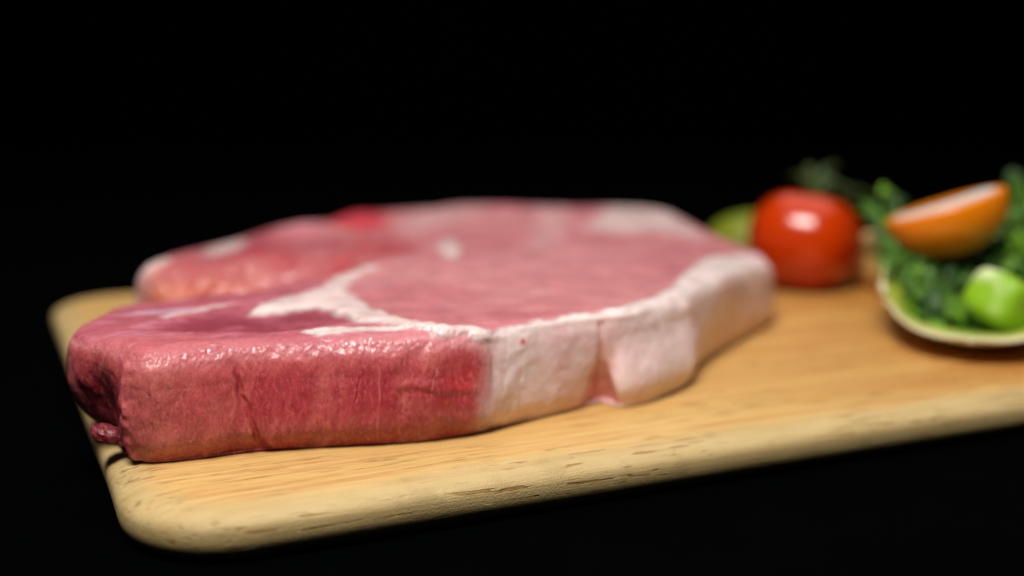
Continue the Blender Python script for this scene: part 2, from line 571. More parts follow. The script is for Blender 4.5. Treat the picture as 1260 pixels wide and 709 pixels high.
    inner = C + np.stack([np.cos(th), np.sin(th)], 1) * rad[:, None]
    q = np.linspace(0, 1, n_top, endpoint=False)
    q = 1 - (1 - q) ** 1.35
    q[0] = 0.004
    Px = C[0] + (inner[:, 0:1] - C[0]) * q
    Py = C[1] + (inner[:, 1:2] - C[1]) * q
    Pt = np.stack([Px.ravel(), Py.ravel()], 1)
    Zt = top_z(Pt).reshape(N, n_top)
    Zi = top_z(inner)
    cols_x, cols_y, cols_z, cols_w = [Px], [Py], [Zt], [np.zeros((N, n_top))]
    for k in range(n_sh):
        a = (k / n_sh) * math.pi / 2
        X = inner + (O + DT - inner) * math.sin(a)
        z = Zi - hcorner * (1 - math.cos(a))
        cols_x.append(X[:, :1]); cols_y.append(X[:, 1:]); cols_z.append(z[:, None]); cols_w.append(np.full((N, 1), sm(0.25, 0.85, k / n_sh)))
    z0 = Zi - hcorner
    for k in range(n_w + 1):
        t = k / n_w
        z = z0 * (1 - t)
        tuck = -(0.0018 - 0.0008 * rim[:, None]) * sm(0.60, 1.0, t) ** 2 + 0.0006 * math.sin(math.pi * t)
        X = O + DT * (1 - sm(0.0, 0.75, t)) + Nn * tuck + LEFT * (0.0042 * sm(0.25, 1.0, t))
        cols_x.append(X[:, :1]); cols_y.append(X[:, 1:]); cols_z.append(z[:, None] + 0.0003 * 1); cols_w.append(np.ones((N, 1)))
    for k in range(n_b):
        f = 1 - (k + 1) / n_b * 0.96
        X = C + (O - Nn * (0.0018 - 0.0008 * rim[:, None]) + LEFT * 0.0042 - C) * f
        cols_x.append(X[:, :1]); cols_y.append(X[:, 1:]); cols_z.append(np.full((N, 1), 0.0003)); cols_w.append(np.ones((N, 1)))
    X = np.concatenate(cols_x, 1); Y = np.concatenate(cols_y, 1); Z = np.concatenate(cols_z, 1); WL = np.concatenate(cols_w, 1)
    M = X.shape[1]
    P3 = np.stack([X, Y, Z], -1)
    du = np.roll(P3, -1, 0) - np.roll(P3, 1, 0)
    dv = np.gradient(P3, axis=1)
    NR = np.cross(dv, du)
    NR /= np.maximum(np.linalg.norm(NR, axis=-1, keepdims=True), 1e-12)
    if NR[100, 10, 2] < 0: NR = -NR

    x, y, z = X.ravel(), Y.ravel(), Z.ravel()
    wl = WL.ravel()
    A = np.repeat(arc, M)                              # arc length along the outline (m)
    P2 = np.stack([x, y], 1)
    botm = np.zeros((N, M)); botm[:, -n_b - 2:] = 1; botm = botm.ravel()
    # outline position of near corner etc in arc length
    def arc_at(px, py, zz=0.0):
        p = at(px, py, zz)[:2]
        return arc[np.argmin(np.hypot(*(O - p).T))]
    def arc_cm(a, b):
        return arc[np.argmin(np.hypot(*(O - np.array([a, b]) / 100).T))]
    LEN = arc[-1]
    aL = arc_cm(-8.68, 22.9)                           # far side of the left end
    aC = arc_cm(-7.1, 21.2)                            # near left corner
    Aw = np.where(A > LEN * 0.5, A - LEN, A)           # 0 at the near left corner, negative along the left end
    a_fat = arc_cm(0.16, 23.48)
    a_notch = arc_cm(1.95, 24.98)
    a_step = arc_cm(4.10, 26.8)
    a_end = arc_cm(7.1, 33.3)

    n_lo = fbm(x * 60, y * 60, z * 60, 3, 1)
    n_mid = fbm(x * 220, y * 220, z * 220, 3, 11)
    n_hi = fbm(x * 700, y * 700, z * 700, 3, 21)
    n_edge = fbm(x * 350, y * 350, z * 350, 4, 31)

    # ---- fat maps (signed distance in metres, roughened)
    ws = 1 - sm(0.3, 0.7, wl)                          # on top
    seam = poly_px([(300, 388), (330, 376), (355, 367), (385, 360), (400, 354), (404, 348), (425, 338), (450, 331), (470, 327), (462, 333), (441, 341), (431, 349),
                    (428, 360), (444, 371), (464, 384), (488, 397), (522, 405), (556, 408), (600, 406), (640, 405), (640, 411), (600, 411), (560, 414), (500, 414), (468, 409), (438, 397), (410, 387), (385, 381),
                    (360, 382), (330, 389)], 0.0205)
    seam2 = poly_px([(368, 419), (385, 414), (405, 412), (440, 413), (500, 413), (560, 413), (640, 411), (640, 414), (540, 416), (500, 417), (450, 419), (420, 422), (390, 423), (372, 422)], 0.0200)
    thin = poly_px([(195, 403), (225, 394), (262, 385), (300, 382), (262, 391), (235, 399), (205, 407)], 0.019)
    def rough(dst, amp, nz): return dst + amp * nz
    f_seam = (0.86 + 0.2 * n_mid) * sm(-0.0006, 0.0018, rough(sdf(P2, seam), 0.0026, n_edge + 0.5 * n_mid)) * ws
    f_seam2 = 0.9 * sm(-0.0006, 0.0010, rough(sdf(P2, seam2), 0.0016, n_edge) - 0.0007 * sm(-0.025, -0.042, x)) * ws
    f_thin = sm(-0.0008, 0.0016, rough(sdf(P2, thin), 0.0022, n_edge + 0.8 * n_mid)) * ws * 0.6
    # fat rim: on top the strip near the outline, on the wall everything past the transition
    dO = seg_dist(P2, Ot[::12])
    wid = np.interp(A, [a_fat - 0.004, a_fat + 0.004, a_notch, a_notch + 0.006, a_step - 0.004, a_step + 0.006, a_step + 0.026, a_end - 0.01, a_end + 0.006, a_end + 0.02], [0.0020, 0.0026, 0.0030, 0.0036, 0.0050, 0.0062, 0.0105, 0.0130, 0.0110, 0.0])
    zrel = z / 0.02
    bound = a_fat + 0.0015 + 0.0064 * (zrel - 0.5) + 0.0045 * fbm(x * 0, z * 260, A * 60, 3, 37) + 0.0022 * n_edge
    f_rimwall = sm(-0.0006, 0.0007, A - bound) * sm(0.006, -0.006, A - (a_end + 0.010))
    f_rimtop = sm(-0.0007, 0.0008, wid - dO + 0.0014 * n_edge + 0.0006 * n_lo) * sm(-0.010, 0.000, A - a_fat + 0.004 + 0.003 * n_mid) * sm(0.006, -0.006, A - (a_end + 0.010))
    f_rim = np.where(wl > 0.02, np.maximum(f_rimtop, f_rimwall * sm(0.0, 0.5, wl)), f_rimtop)
    # fat at the far edge and small flecks
    far1 = poly_px([(715, 277), (740, 264), (745, 245), (800, 244), (840, 262), (865, 286), (838, 282), (805, 278), (760, 281)], 0.023)
    far2 = poly_px([(640, 294), (655, 270), (650, 250), (705, 246), (705, 270), (690, 292), (665, 298)], 0.023)
    far3 = poly_px([(490, 282), (500, 262), (500, 248), (600, 248), (600, 262), (560, 272), (520, 280)], 0.023)
    fl1 = poly_px([(536, 303), (545, 293), (562, 294), (570, 304), (566, 315), (548, 316)], 0.0215)
    fl2 = poly_px([(250, 306), (262, 290), (300, 285), (302, 296), (280, 306)], 0.022)
    f_far = 0.7 * sm(-0.003, 0.004, rough(sdf(P2, far1), 0.003, n_lo))
    f_far = np.maximum(f_far, 0.24 * sm(-0.003, 0.006, rough(sdf(P2, far2), 0.003, n_lo)))
    f_far = np.maximum(f_far, 0.26 * sm(-0.003, 0.006, rough(sdf(P2, far3), 0.003, n_lo)))
    f_far = np.maximum(f_far, 0.8 * sm(-0.001, 0.002, rough(sdf(P2, fl1), 0.002, n_mid)))
    f_far = np.maximum(f_far, 0.7 * sm(-0.002, 0.003, rough(sdf(P2, fl2), 0.002, n_mid)))
    tip = np.exp(-(((x + 0.0965) / 0.006) ** 2 + ((y - 0.316) / 0.010) ** 2))
    f_far = np.maximum(f_far, 0.75 * sm(0.3, 0.8, tip + 0.2 * n_lo))

    # ---- displacement along the normal
    onw = sm(0.35, 0.9, wl) * (1 - botm)
    ont = 1 - sm(0.1, 0.6, wl)
    fibv = fbm(A * 560 + n_mid * 1.3 + n_lo * 2.0, z * 45 + n_lo * 2.2 + A * 37, x * 0 + 2, 3, 41)                # upright fibres on the cut side
    fibw = fbm(A * 170 + n_lo * 1.5, z * 60 + n_lo * 2.0 + A * 31, x * 0 + 5, 3, 47)
    lean_w = onw * (1 - np.clip(f_rimwall, 0, 1))
    disp = n_lo * (0.00018 + 0.00030 * wl) + n_mid * 0.00014 * (0.5 + 0.5 * wl) + n_hi * 0.00009
    disp += lean_w * (0.00022 * fibv + 0.00042 * fibw)
    # granular wet crest along the near top edge
    crest = np.exp(-((wl - 0.35) / 0.4) ** 2) * sm(0.25, 0.225, y)
    disp += crest * (0.00016 * fbm(x * 1700, y * 1700, z * 1700, 2, 51) + 0.00005 * n_mid)
    # seams stand proud, the dark muscle between them is hollow
    disp += 0.0007 * f_seam + 0.0003 * f_seam2 + 0.0002 * f_thin
    dark_poly = poly_px([(150, 418), (205, 407), (262, 392), (330, 387), (385, 381), (410, 388), (440, 400), (475, 411), (420, 410), (385, 414), (350, 421), (250, 421)], 0.0195)
    s_dark = sdf(P2, dark_poly)
    m_dark = sm(-0.0008, 0.0016, s_dark + 0.0008 * n_edge) * ws
    disp -= 0.0009 * sm(-0.001, 0.003, s_dark) * ws
    # coarse oblique fibre grain on the eye of the loin
    gx = (x * 0.92 + y * 0.39); gy = (-x * 0.39 + y * 0.92)
    grain = fbm(gx * 150, gy * 950, x * 0, 3, 61)
    disp += ont * 0.00009 * grain
    wav = fbm(gx * 260 + n_mid, gy * 520, x * 0 + 7, 3, 65)
    disp += ont * 0.00026 * wav * np.maximum(sm(0.25, 0.23, y), sm(-0.02, -0.045, x) * sm(0.30, 0.27, y))
    # wet knots of the fat rim
    disp += np.clip(f_rim, 0, 1) * (0.00022 * n_mid + 0.0006 * np.exp(-((wl - 0.25) / 0.3) ** 2) * (0.4 + n_lo))
    # crack in the near side, a fine tear, and small lips beside them
    def crack(px0, py0, px1, py1, wd, dp, side=1, lip=0.5):
        nonlocal disp
        a0 = arc_at(px0, 560 if px0 < 400 else 545); a1 = arc_at(px1, 560 if px1 < 400 else 545)
        zz = z
        z0_, z1_ = (560 - py0) / 150 * 0.022, (560 - py1) / 150 * 0.022
        t = np.clip((zz - z1_) / (z0_ - z1_), 0, 1)
        ac = a1 + (a0 - a1) * t + 0.0012 * n_mid + 0.0022 * n_lo * (dp > 0.0006)
        q_ = (Aw - ac)
        fade = sm(z1_ - 0.003, z1_ + 0.001, zz) * sm(z0_ + 0.003, z0_ - 0.002, zz)
        g_ = np.exp(-(q_ / wd) ** 2) * fade * onw
        dp = dp * 0.45
        frag = sm(-0.35, 0.15, fbm(A * 90, z * 330, x * 0 + px0, 2, 33)) if dp < 0.0004 else 1.0
        g_ = g_ * frag
        disp = disp - dp * g_ + lip * dp * frag * 0.4 * np.exp(-((q_ - side * wd * 1.9) / (wd * 1.3)) ** 2) * fade * onw
        return g_
    g1 = crack(303, 452, 330, 566, 0.00045, 0.0014, 1, 0.7)
    g2 = crack(455, 435, 420, 540, 0.00022, 0.0004, -1, 0.5)
    g3 = crack(472, 400, 462, 545, 0.00016, 0.0003, 1, 1.2)
    g4 = crack(500, 440, 492, 545, 0.00018, 0.0003, 1, 1.3)
    g5 = crack(540, 440, 515, 540, 0.00018, 0.0003, -1, 1.3)
    g6 = crack(372, 500, 378, 566, 0.00025, 0.0005, 1, 0.8)
    # slanting fold under the crest (photo x 480-600)
    a_f0, a_f1 = arc_at(478, 548), arc_at(600, 537)
    tt = np.clip((Aw - a_f0) / (a_f1 - a_f0), 0, 1)
    zf = 0.0118 - 0.0045 * tt + 0.0018 * n_mid + 0.002 * n_lo
    fold = np.exp(-((z - zf) / 0.0007) ** 2) * sm(0, 0.15, tt) * sm(1.0, 0.7, tt) * onw
    disp -= 0.00022 * fold * (0.7 + 0.9 * n_mid)
    disp += 0.00025 * (1 + n_mid) * np.exp(-((z - zf - 0.0016) / 0.0013) ** 2) * sm(0, 0.15, tt) * sm(1.0, 0.7, tt) * onw
    # hollow left end with rolled top lip and ragged near corner
    a_mid = (aL - LEN) * 0.5 if aL > LEN * 0.5 else -0.01
    endf = sm(-0.0215, -0.0165, Aw) * sm(0.0005, -0.0035, Aw) * onw
    hol = np.exp(-((Aw + 0.0095) / 0.0058) ** 2) * np.exp(-((z - 0.0075) / 0.0072) ** 2) * sm(0.001, -0.002, Aw)
    disp -= 0.0026 * hol * onw * (1 + 0.5 * n_lo)
    disp += 0.0009 * np.exp(-((Aw - 0.0002 - 0.0010 * n_mid) / 0.0013) ** 2) * onw * (0.6 + 1.2 * n_mid)
    # notch in the fat: upright fold, open below
    qn = A - (a_notch + 0.0002 - 0.002 * (z / 0.02) + 0.0006 * n_mid)
    wn = 0.0008 + 0.0030 * sm(0.012, 0.0, z)
    notch = np.exp(-(qn / wn) ** 2) * onw
    disp -= notch * (0.0006 + 0.0012 * sm(0.015, 0.001, z))
    qn2 = A - (a_notch - 0.0052 + 0.0060 * (z / 0.02))
    disp -= 0.0005 * np.exp(-(qn2 / 0.0012) ** 2) * onw * sm(0.017, 0.010, z)
    # flap edge near the step
    qs = A - a_step
    disp += 0.0006 * sm(-0.010, -0.001, qs) * sm(0.0012, -0.0004, qs) * onw
    disp = disp * (1 - botm)
    yl_ = np.interp(x, stepline[:, 0], stepline[:, 1])
    disp += sm(-0.004, 0.002, y - yl_) * sm(0.03, 0.01, y - yl_) * sm(-0.03, -0.05, x) * 0.0011 * fbm(x * 230, y * 230, z * 230, 3, 131)
    capz = sm(0.0, 0.0015, z)
    disp = np.where(disp < 0, disp, disp * (0.35 + 0.65 * capz))

    # ---- pigment
    n_c1 = fbm(x * 45, y * 45, z * 45, 3, 71)
    n_c2 = fbm(x * 180, y * 180, z * 180, 4, 81)
    def blend(c, m, col): return c * (1 - m[:, None]) + np.asarray(col)[None] * m[:, None]
    loin = lin(202, 118, 122); loin2 = lin(212, 138, 138)
    c = np.tile(loin, (len(x), 1))
    c = blend(c, sm(-0.4, 0.5, n_c1 + 0.3 * grain), loin2)
    c = blend(c, 0.35 * sm(0.1, 0.6, grain + 0.4 * n_c2) * ont, lin(228, 168, 170))
    # left lobes: redder and darker
    lft = sm(-0.028, -0.050, x + 0.15 * (y - 0.27) + 0.004 * n_c1) * ont * sm(0.30, 0.28, y)
    c = blend(c, 0.8 * lft, lin(172, 74, 90))
    c = blend(c, 0.40 * lft * sm(0.0, 0.5, n_c2), lin(214, 140, 160))
    bl = poly_px([(165, 345), (180, 318), (260, 300), (330, 298), (400, 305), (480, 296), (520, 318), (440, 345), (300, 352)], 0.018)
    mott = fbm(x * 130, y * 70, z * 130, 3, 113)
    m_bl = sm(-0.004, 0.006, sdf(P2, bl))
    c = blend(c, 0.65 * m_bl, lin(178, 78, 86))
    c = blend(c, 0.6 * m_bl * sm(0.0, 0.45, mott), lin(190, 40, 50))
    c = blend(c, 0.5 * m_bl * sm(0.0, 0.45, -mott), lin(204, 124, 122))
    red = poly_px([(400, 275), (415, 260), (440, 252), (470, 262), (478, 280), (440, 284)], 0.022)
    c = blend(c, 0.85 * sm(-0.004, 0.004, sdf(P2, red)), lin(214, 44, 62))
    dkr = poly_px([(255, 306), (300, 296), (345, 268), (330, 300), (290, 310)], 0.021)
    c = blend(c, 0.5 * sm(-0.004, 0.004, sdf(P2, dkr)), lin(150, 40, 70))
    ppk = poly_px([(325, 292), (340, 272), (395, 268), (410, 282), (370, 292)], 0.022)
    c = blend(c, 0.6 * sm(-0.004, 0.006, sdf(P2, ppk)), lin(226, 140, 150))
    # dark muscle between the seams
    c = blend(c, 0.85 * m_dark, lin(140, 42, 62))
    c = blend(c, 0.35 * m_dark * sm(0.0, 0.45, n_c2), lin(196, 100, 120))
    # strip in front of it on the top and the crest
    sl = poly_px([(60, 420), (95, 419), (200, 419), (300, 422), (365, 422), (450, 419), (600, 416), (700, 412)], 0.0205)
    sl = sl[np.argsort(sl[:, 0])]
    st = sm(0.0012, -0.0022, y - np.interp(x, sl[:, 0], sl[:, 1]) + 0.0014 * n_mid) * (1 - 0.7 * m_dark)
    c = blend(c, 0.75 * st, lin(194, 100, 104))
    # side wall of the lean
    wlr = sm(0.45, 0.95, wl)
    zz = z / 0.020
    wallc = np.tile(lin(194, 84, 86), (len(x), 1))
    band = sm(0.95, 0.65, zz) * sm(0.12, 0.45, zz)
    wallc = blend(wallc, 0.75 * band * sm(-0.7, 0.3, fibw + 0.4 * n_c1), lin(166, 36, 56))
    wallc = blend(wallc, 0.7 * sm(0.40, 0.10, zz + 0.12 * n_c1 + 0.1 * fibv), lin(134, 52, 52))  # brownish lower meat, with the undercut's shade put into the colour
    wallc = blend(wallc, 0.32 * sm(0.0, 0.6, fibv + 0.6 * n_c2), lin(206, 118, 104))
    wallc = blend(wallc, 0.30 * sm(0.0, 0.6, -fibv + 0.7 * n_c2), lin(150, 34, 44))
    pale_l = sm(0.022, 0.004, Aw) * sm(-0.001, 0.001, Aw)
    wallc = blend(wallc, 0.4 * pale_l, lin(204, 116, 106))
    redpatch = np.exp(-(((Aw - (a_fat - 0.013)) / 0.009) ** 2 + ((z - 0.0110 - 0.002 * n_lo) / 0.0045) ** 2))
    wallc = blend(wallc, 0.65 * redpatch * sm(-0.3, 0.3, n_c2 + 0.15), lin(196, 44, 46))
    peach = np.exp(-(((Aw - (a_fat - 0.002)) / 0.006) ** 2 + ((z - 0.0155) / 0.004) ** 2))
    wallc = blend(wallc, 0.7 * peach * sm(-0.4, 0.2, n_c2), lin(218, 128, 110))
    wallc = blend(wallc, 0.4 * np.clip(g1 + 0.6 * g6 + fold * 0.6, 0, 1), lin(150, 30, 44))
    wallc = blend(wallc, np.clip(0.35 * (g3 + g4 + g5), 0, 1), lin(232, 160, 140))
    # burgundy hollow end
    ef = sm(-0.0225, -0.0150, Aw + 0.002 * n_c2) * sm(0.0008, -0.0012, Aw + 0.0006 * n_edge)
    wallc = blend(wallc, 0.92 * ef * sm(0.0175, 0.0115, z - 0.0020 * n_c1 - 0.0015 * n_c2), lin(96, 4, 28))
    lip = sm(-0.030, -0.022, Aw) * sm(-0.015, -0.021, Aw)
    wallc = blend(wallc, 0.6 * lip, lin(196, 104, 104))
    # back wall of the far lobe: fat and orange tones
    bw = sm(-0.08, -0.06, Aw) * 0
    isfar = (y > 0.286) * (x < -0.02)
    wallc = blend(wallc, 0.75 * isfar * sm(-0.3, 0.4, n_c1 + 0.3), lin(196, 104, 92))
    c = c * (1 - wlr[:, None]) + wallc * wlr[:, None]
    # the far lobe's near side: orange and cream patches
    yl = np.interp(x, stepline[:, 0], stepline[:, 1])
    dd = y - yl
    fs = sm(-0.0015, 0.001, dd) * sm(0.018, 0.004, dd + 0.004 * n_c1) * sm(-0.055, -0.085, x)
    c = blend(c, 0.5 * fs, lin(196, 104, 90))
    fsa = sm(-0.0015, 0.002, dd) * sm(0.022, 0.006, dd + 0.004 * n_c1) * sm(-0.034, -0.055, x)
    c = blend(c, 0.6 * fsa, lin(168, 70, 72))
    c = blend(c, 0.45 * fs * sm(0.0, 0.4, fbm(x * 150, y * 80, z * 50, 2, 91)), lin(236, 178, 160))
    c = blend(c, 0.6 * fs * sm(0.006, 0.001, dd) * sm(-0.06, -0.07, x), lin(200, 100, 44))
    # silver skin at the left end of the top
    xs_, ys_ = x + 0.004 * n_lo, y + 0.003 * fbm(x * 180, y * 180, x * 0, 2, 109)
    ss = np.exp(-(((xs_ + 0.0745) / 0.010) ** 2 + ((ys_ - 0.249 - 0.35 * (x + 0.0745)) / 0.0045) ** 2))
    m_ss = sm(0.35, 0.8, ss + 0.35 * n_mid) * ont
    c = blend(c, 0.65 * m_ss, lin(214, 178, 200))
    # fat pigments
    fcol_top = lin(240, 220, 214); fcol_side = lin(236, 206, 200)
    fc = np.tile(fcol_top, (len(x), 1))
    fc = blend(fc, sm(0.4, 0.9, wl) * np.ones(len(x)), fcol_side)
    fc = blend(fc, 0.55 * sm(0.0, 0.03, A - a_step) * sm(0.5, 0.95, wl) * (A < a_end + 0.03), lin(234, 190, 170))
    fc = blend(fc, 0.30 * sm(0.0, 0.5, n_c2), lin(232, 180, 176))
    fc = blend(fc, 0.45 * wl * sm(0.0, 0.45, fbm(A * 110, z * 60 + A * 40, 0 * x + 3, 3, 121)), lin(222, 168, 168))
    fc = blend(fc, 0.75 * np.exp(-(qn / (wn * 1.15)) ** 2) * onw * sm(0.0115, 0.005, z), lin(206, 104, 96))
    fc = blend(fc, 0.40 * np.exp(-(qn2 / 0.0016) ** 2) * onw * sm(0.017, 0.010, z), lin(222, 150, 146))
    fat = np.clip(np.maximum.reduce([f_seam, f_seam2, f_thin, f_rim, f_far]), 0, 1)
    c = c * (1 - fat[:, None] * 0.96) + fc * fat[:, None] * 0.96
    # one red blood spot on the fat by the crest
    bp = at(640, 424, 0.0165)
    bs = np.exp(-(((A - arc_at(641, 522)) / 0.0006) ** 2 + ((z - 0.0172) / 0.0005) ** 2)) * (wl > 0.3)
    c = blend(c, np.clip(1.5 * bs, 0, 1), lin(196, 20, 24))

    P = P3.reshape(-1, 3) + NR.reshape(-1, 3) * disp[:, None]
    P[:, 2] = np.maximum(P[:, 2], 0.0003)
    P = P.reshape(N, M, 3)
    V = P.reshape(-1, 3)
    Fq = grid_faces(N, M, True)
    Fq = Fq[:, ::-1]
    base = np.array([-0.01, 0.31, 0.0])
    root = empty("pork_steak", tuple(base))
    tag(root, "thick raw pink pork steak with white fat rim lying on the board", "steak")
    mat = meat_material()
    # full-mesh normals shared by the pieces, so that muscle and fat meet without a seam
    du = np.roll(P, -1, 0) - np.roll(P, 1, 0)
    dv = np.gradient(P, axis=1)
    NV = np.cross(dv, du); NV /= np.maximum(np.linalg.norm(NV, axis=-1, keepdims=True), 1e-12)
    sgn = np.sign(NV[100, 10, 2]); NV = (NV * sgn).reshape(-1, 3)
    part = np.zeros(len(V), int)
    part[np.maximum.reduce([f_seam, f_seam2]) > 0.5] = 2
    part[f_rim > 0.5] = 1
    fp = part[Fq]
    fpart = np.where((fp == 1).sum(1) >= 2, 1, np.where((fp == 2).sum(1) >= 2, 2, 0))
    for pid, nm in ((0, "lean_meat"), (1, "fat_rim"), (2, "fat_seam")):
        f = Fq[fpart == pid]
        used, inv = np.unique(f.ravel(), return_inverse=True)
        f2 = inv.reshape(-1, 4)
        o = mesh_np(nm, V[used], f2, mat, root, True,
                    {"pigment": c[used], "fat": fat[used], "wall": wl[used]})
        o.data.normals_split_custom_set_from_vertices(NV[used].astype(np.float32).tolist())
        if pid == 1: o["label"] = "thick white rim of fat round the right side"
        if pid == 2: o["label"] = "forked white seam of fat across the top"
        if pid == 0: o["label"] = "pink and dark red muscle"
    # closing cap at the very middle of the top and the underside
    # small red scrap hanging from the left end
    bm = bmesh.new()
    bmesh.ops.create_icosphere(bm, subdivisions=5, radius=1)
    sc = empty
    cpt = deep(131, 534, 0.2250)
    for v in bm.verts:
        q_ = v.co
        nn = float(fbm(np.array([q_.x * 2.2]), np.array([q_.y * 2.2]), np.array([q_.z * 2.2]), 3, 5)[0])
        r = 1 + 0.12 * nn
        v.co = Vector((q_.x * 0.0028 * r * (1 + 0.15 * math.sin(9 * q_.x)) + q_.z * -0.0010, q_.y * 0.0026 * r, q_.z * 0.0019 * r))
        v.co += Vector(cpt)
    vs = np.array([v.co[:] for v in bm.verts]); fs_ = np.array([[w.index for w in f.verts] for f in bm.faces])
    bm.free()
    mesh_np("loose_scrap", vs, fs_, mat, root, True,
            {"pigment": np.tile(lin(96, 12, 30), (len(vs), 1)), "fat": np.zeros(len(vs)), "wall": np.ones(len(vs))}, Fn=3)


steak()


# ------------------------------------------------------------------ vegetables
def blob(name, centre, axes, fn, mat, parent=None, nu=96, nv=64, rot=None, attrs=None):
    """closed lat-long body; fn(theta, phi, unit vectors) -> radius factor"""
    u = np.linspace(0, 2 * math.pi, nu, endpoint=False)
    v = np.linspace(0.001, math.pi - 0.001, nv)
    U, Vv = np.meshgrid(u, v, indexing='ij')
    D = np.stack([np.sin(Vv) * np.cos(U), np.sin(Vv) * np.sin(U), np.cos(Vv)], -1)
    R = fn(U, Vv, D)
    P = D * R[..., None] * np.array(axes)
    P = P.reshape(-1, 3)
    if rot is not None: P = P @ np.array(rot.to_3x3()).T
    P = P + np.array(centre)
    return mesh_np(name, P, grid_faces(nu, nv, True)[:, ::-1], mat, parent)


def ribbon(name, pts, w0, w1, mat, parent, cup=0.3, up=(0, 0, 1), thick=0.0005, nseg=20, nw=7, ruffle=0.0, lobes=0, seed=0):
    """a tapering leaf-like strip with thickness along a 3D curve"""
    C = catmull(np.array(pts, float), nseg, False)
    n = len(C)
    T = np.gradient(C, axis=0); T /= np.linalg.norm(T, axis=1)[:, None]
    Sd = np.cross(T, np.array(up, float)); Sd /= np.maximum(np.linalg.norm(Sd, axis=1)[:, None], 1e-9)
    Nm = np.cross(Sd, T)
    t = np.linspace(0, 1, n)
    shape = np.sin(math.pi * np.clip(t * 0.93 + 0.05, 0, 1)) ** 0.7
    W = (w0 + (w1 - w0) * t) * shape
    if lobes: W = W * (0.72 + 0.28 * np.abs(np.cos(t * math.pi * lobes)) ** 0.6)
    s = np.linspace(-1, 1, nw)
    G = np.zeros((n, nw, 3))
    rr = np.random.default_rng(seed)
    ph = rr.random() * 6
    for j, a in enumerate(s):
        h = cup * a * a * W + ruffle * abs(a) * np.sin(t * 19 + a * 4 + ph)
        G[:, j] = C + Sd * (W * a)[:, None] + Nm * h[:, None]
    top = G + Nm[:, None] * thick / 2; bot = G - Nm[:, None] * thick / 2
    V = np.concatenate([top.reshape(-1, 3), bot.reshape(-1, 3)])
    f = grid_faces(n, nw)
    off = n * nw
    F_ = [f, f[:, ::-1] + off]
    ed = []
    for i in range(n - 1):
        a, b = i * nw, (i + 1) * nw
        ed.append([b, a, a + off, b + off])
        a, b = i * nw + nw - 1, (i + 1) * nw + nw - 1
        ed.append([a, b, b + off, a + off])
    for j in range(nw - 1):
        ed.append([j, j + 1, j + 1 + off, j + off])
        k = (n - 1) * nw + j
        ed.append([k + 1, k, k + off, k + 1 + off])
    F_.append(np.array(ed))
    return mesh_np(name, V, np.concatenate(F_), mat, parent)


def tube(name, pts, r0, r1, mat, parent, nseg=16, ns=12):
    C = catmull(np.array(pts, float), nseg, False)
    n = len(C)
    T = np.gradient(C, axis=0); T /= np.linalg.norm(T, axis=1)[:, None]
    ref = np.array([0.3, 1, 0.1])
    A = np.cross(T, ref); A /= np.linalg.norm(A, axis=1)[:, None]
    B = np.cross(T, A)
    a = np.linspace(0, 2 * math.pi, ns, endpoint=False)
    R = r0 + (r1 - r0) * np.linspace(0, 1, n)
    R[0] = 1e-5; R[-1] = 1e-5
    V = C[:, None] + R[:, None, None] * (np.cos(a)[None, :, None] * A[:, None] + np.sin(a)[None, :, None] * B[:, None])
    f = []
    for i in range(n - 1):
        j = np.arange(ns); k = (j + 1) % ns
        f.append(np.stack([i * ns + j, i * ns + k, (i + 1) * ns + k, (i + 1) * ns + j], 1))
    return mesh_np(name, V.reshape(-1, 3), np.concatenate(f), mat, parent)


RED = simple_mat("ripe_tomato_skin", lin(198, 56, 2), 0.2, 0.15, (1, 0.25, 0.08), 0.003, 0.1, 0.10, 60, 0.00003)
DKGREEN = simple_mat("dark_green_leaf", lin(66, 108, 12), 0.62, 0.15, (0.4, 1, 0.2), 0.001, 0.1, 0.35, 110, 0.0004)
SEPAL = simple_mat("olive_green_sepal", lin(52, 72, 24), 0.6, 0.1, (0.4, 1, 0.2), 0.001, 0.0, 0.25, 200, 0.0003)

# tomato
tc = at(990, 352, 0.0)
TR = 0.0182
tcen = deep(989, 303, 0.392)
root = empty("cherry_tomato", (tcen[0], tcen[1], 0.0))
tag(root, "glossy red cherry tomato with green calyx standing beside the steak", "tomato")


def tom(U, V, D):
    lob = 1 + 0.022 * np.cos(U * 5 + 0.5) * np.sin(V)
    dip = 1 - 0.20 * np.exp(-(V / 0.40) ** 2) - 0.05 * np.exp(-((math.pi - V) / 0.4) ** 2)
    return lob * dip


TM = Matrix.Rotation(math.radians(10), 4, 'Y') @ Matrix.Rotation(math.radians(-6), 4, 'X')
blob("tomato_body", (tcen[0], tcen[1], 0.0162), (TR * 1.02, TR * 1.02, 0.0168), tom, RED, root, 128, 90, TM)
tp = np.array([tcen[0] + 0.0028, tcen[1] - 0.001, 0.0296])
ends = [(-0.004, 0.001, 0.0100), (0.0115, -0.006, 0.0025), (0.022, 0.002, -0.0010), (0.010, 0.010, 0.010), (-0.006, 0.012, 0.006), (0.017, -0.004, -0.006)]
for i, e in enumerate(ends):
    e = np.array(e)
    mid = e * 0.5 + np.array([0, 0, 0.0035])
    ribbon("sepal", [tp, tp + mid * 0.6, tp + mid * 1.05, tp + e], 0.0030, 0.0016, SEPAL, root, 0.3, (0.1, 0.9, 0.4) if i in (0, 3) else (0, 0.2, 1), 0.0005, 10, 5, 0.0003, 0, i)
tube("stem", [tp - (0, 0, 0.002), tp + (0.002, 0.002, 0.003), tp + (0.007, 0.004, 0.0055)], 0.0014, 0.0017, SEPAL, root)

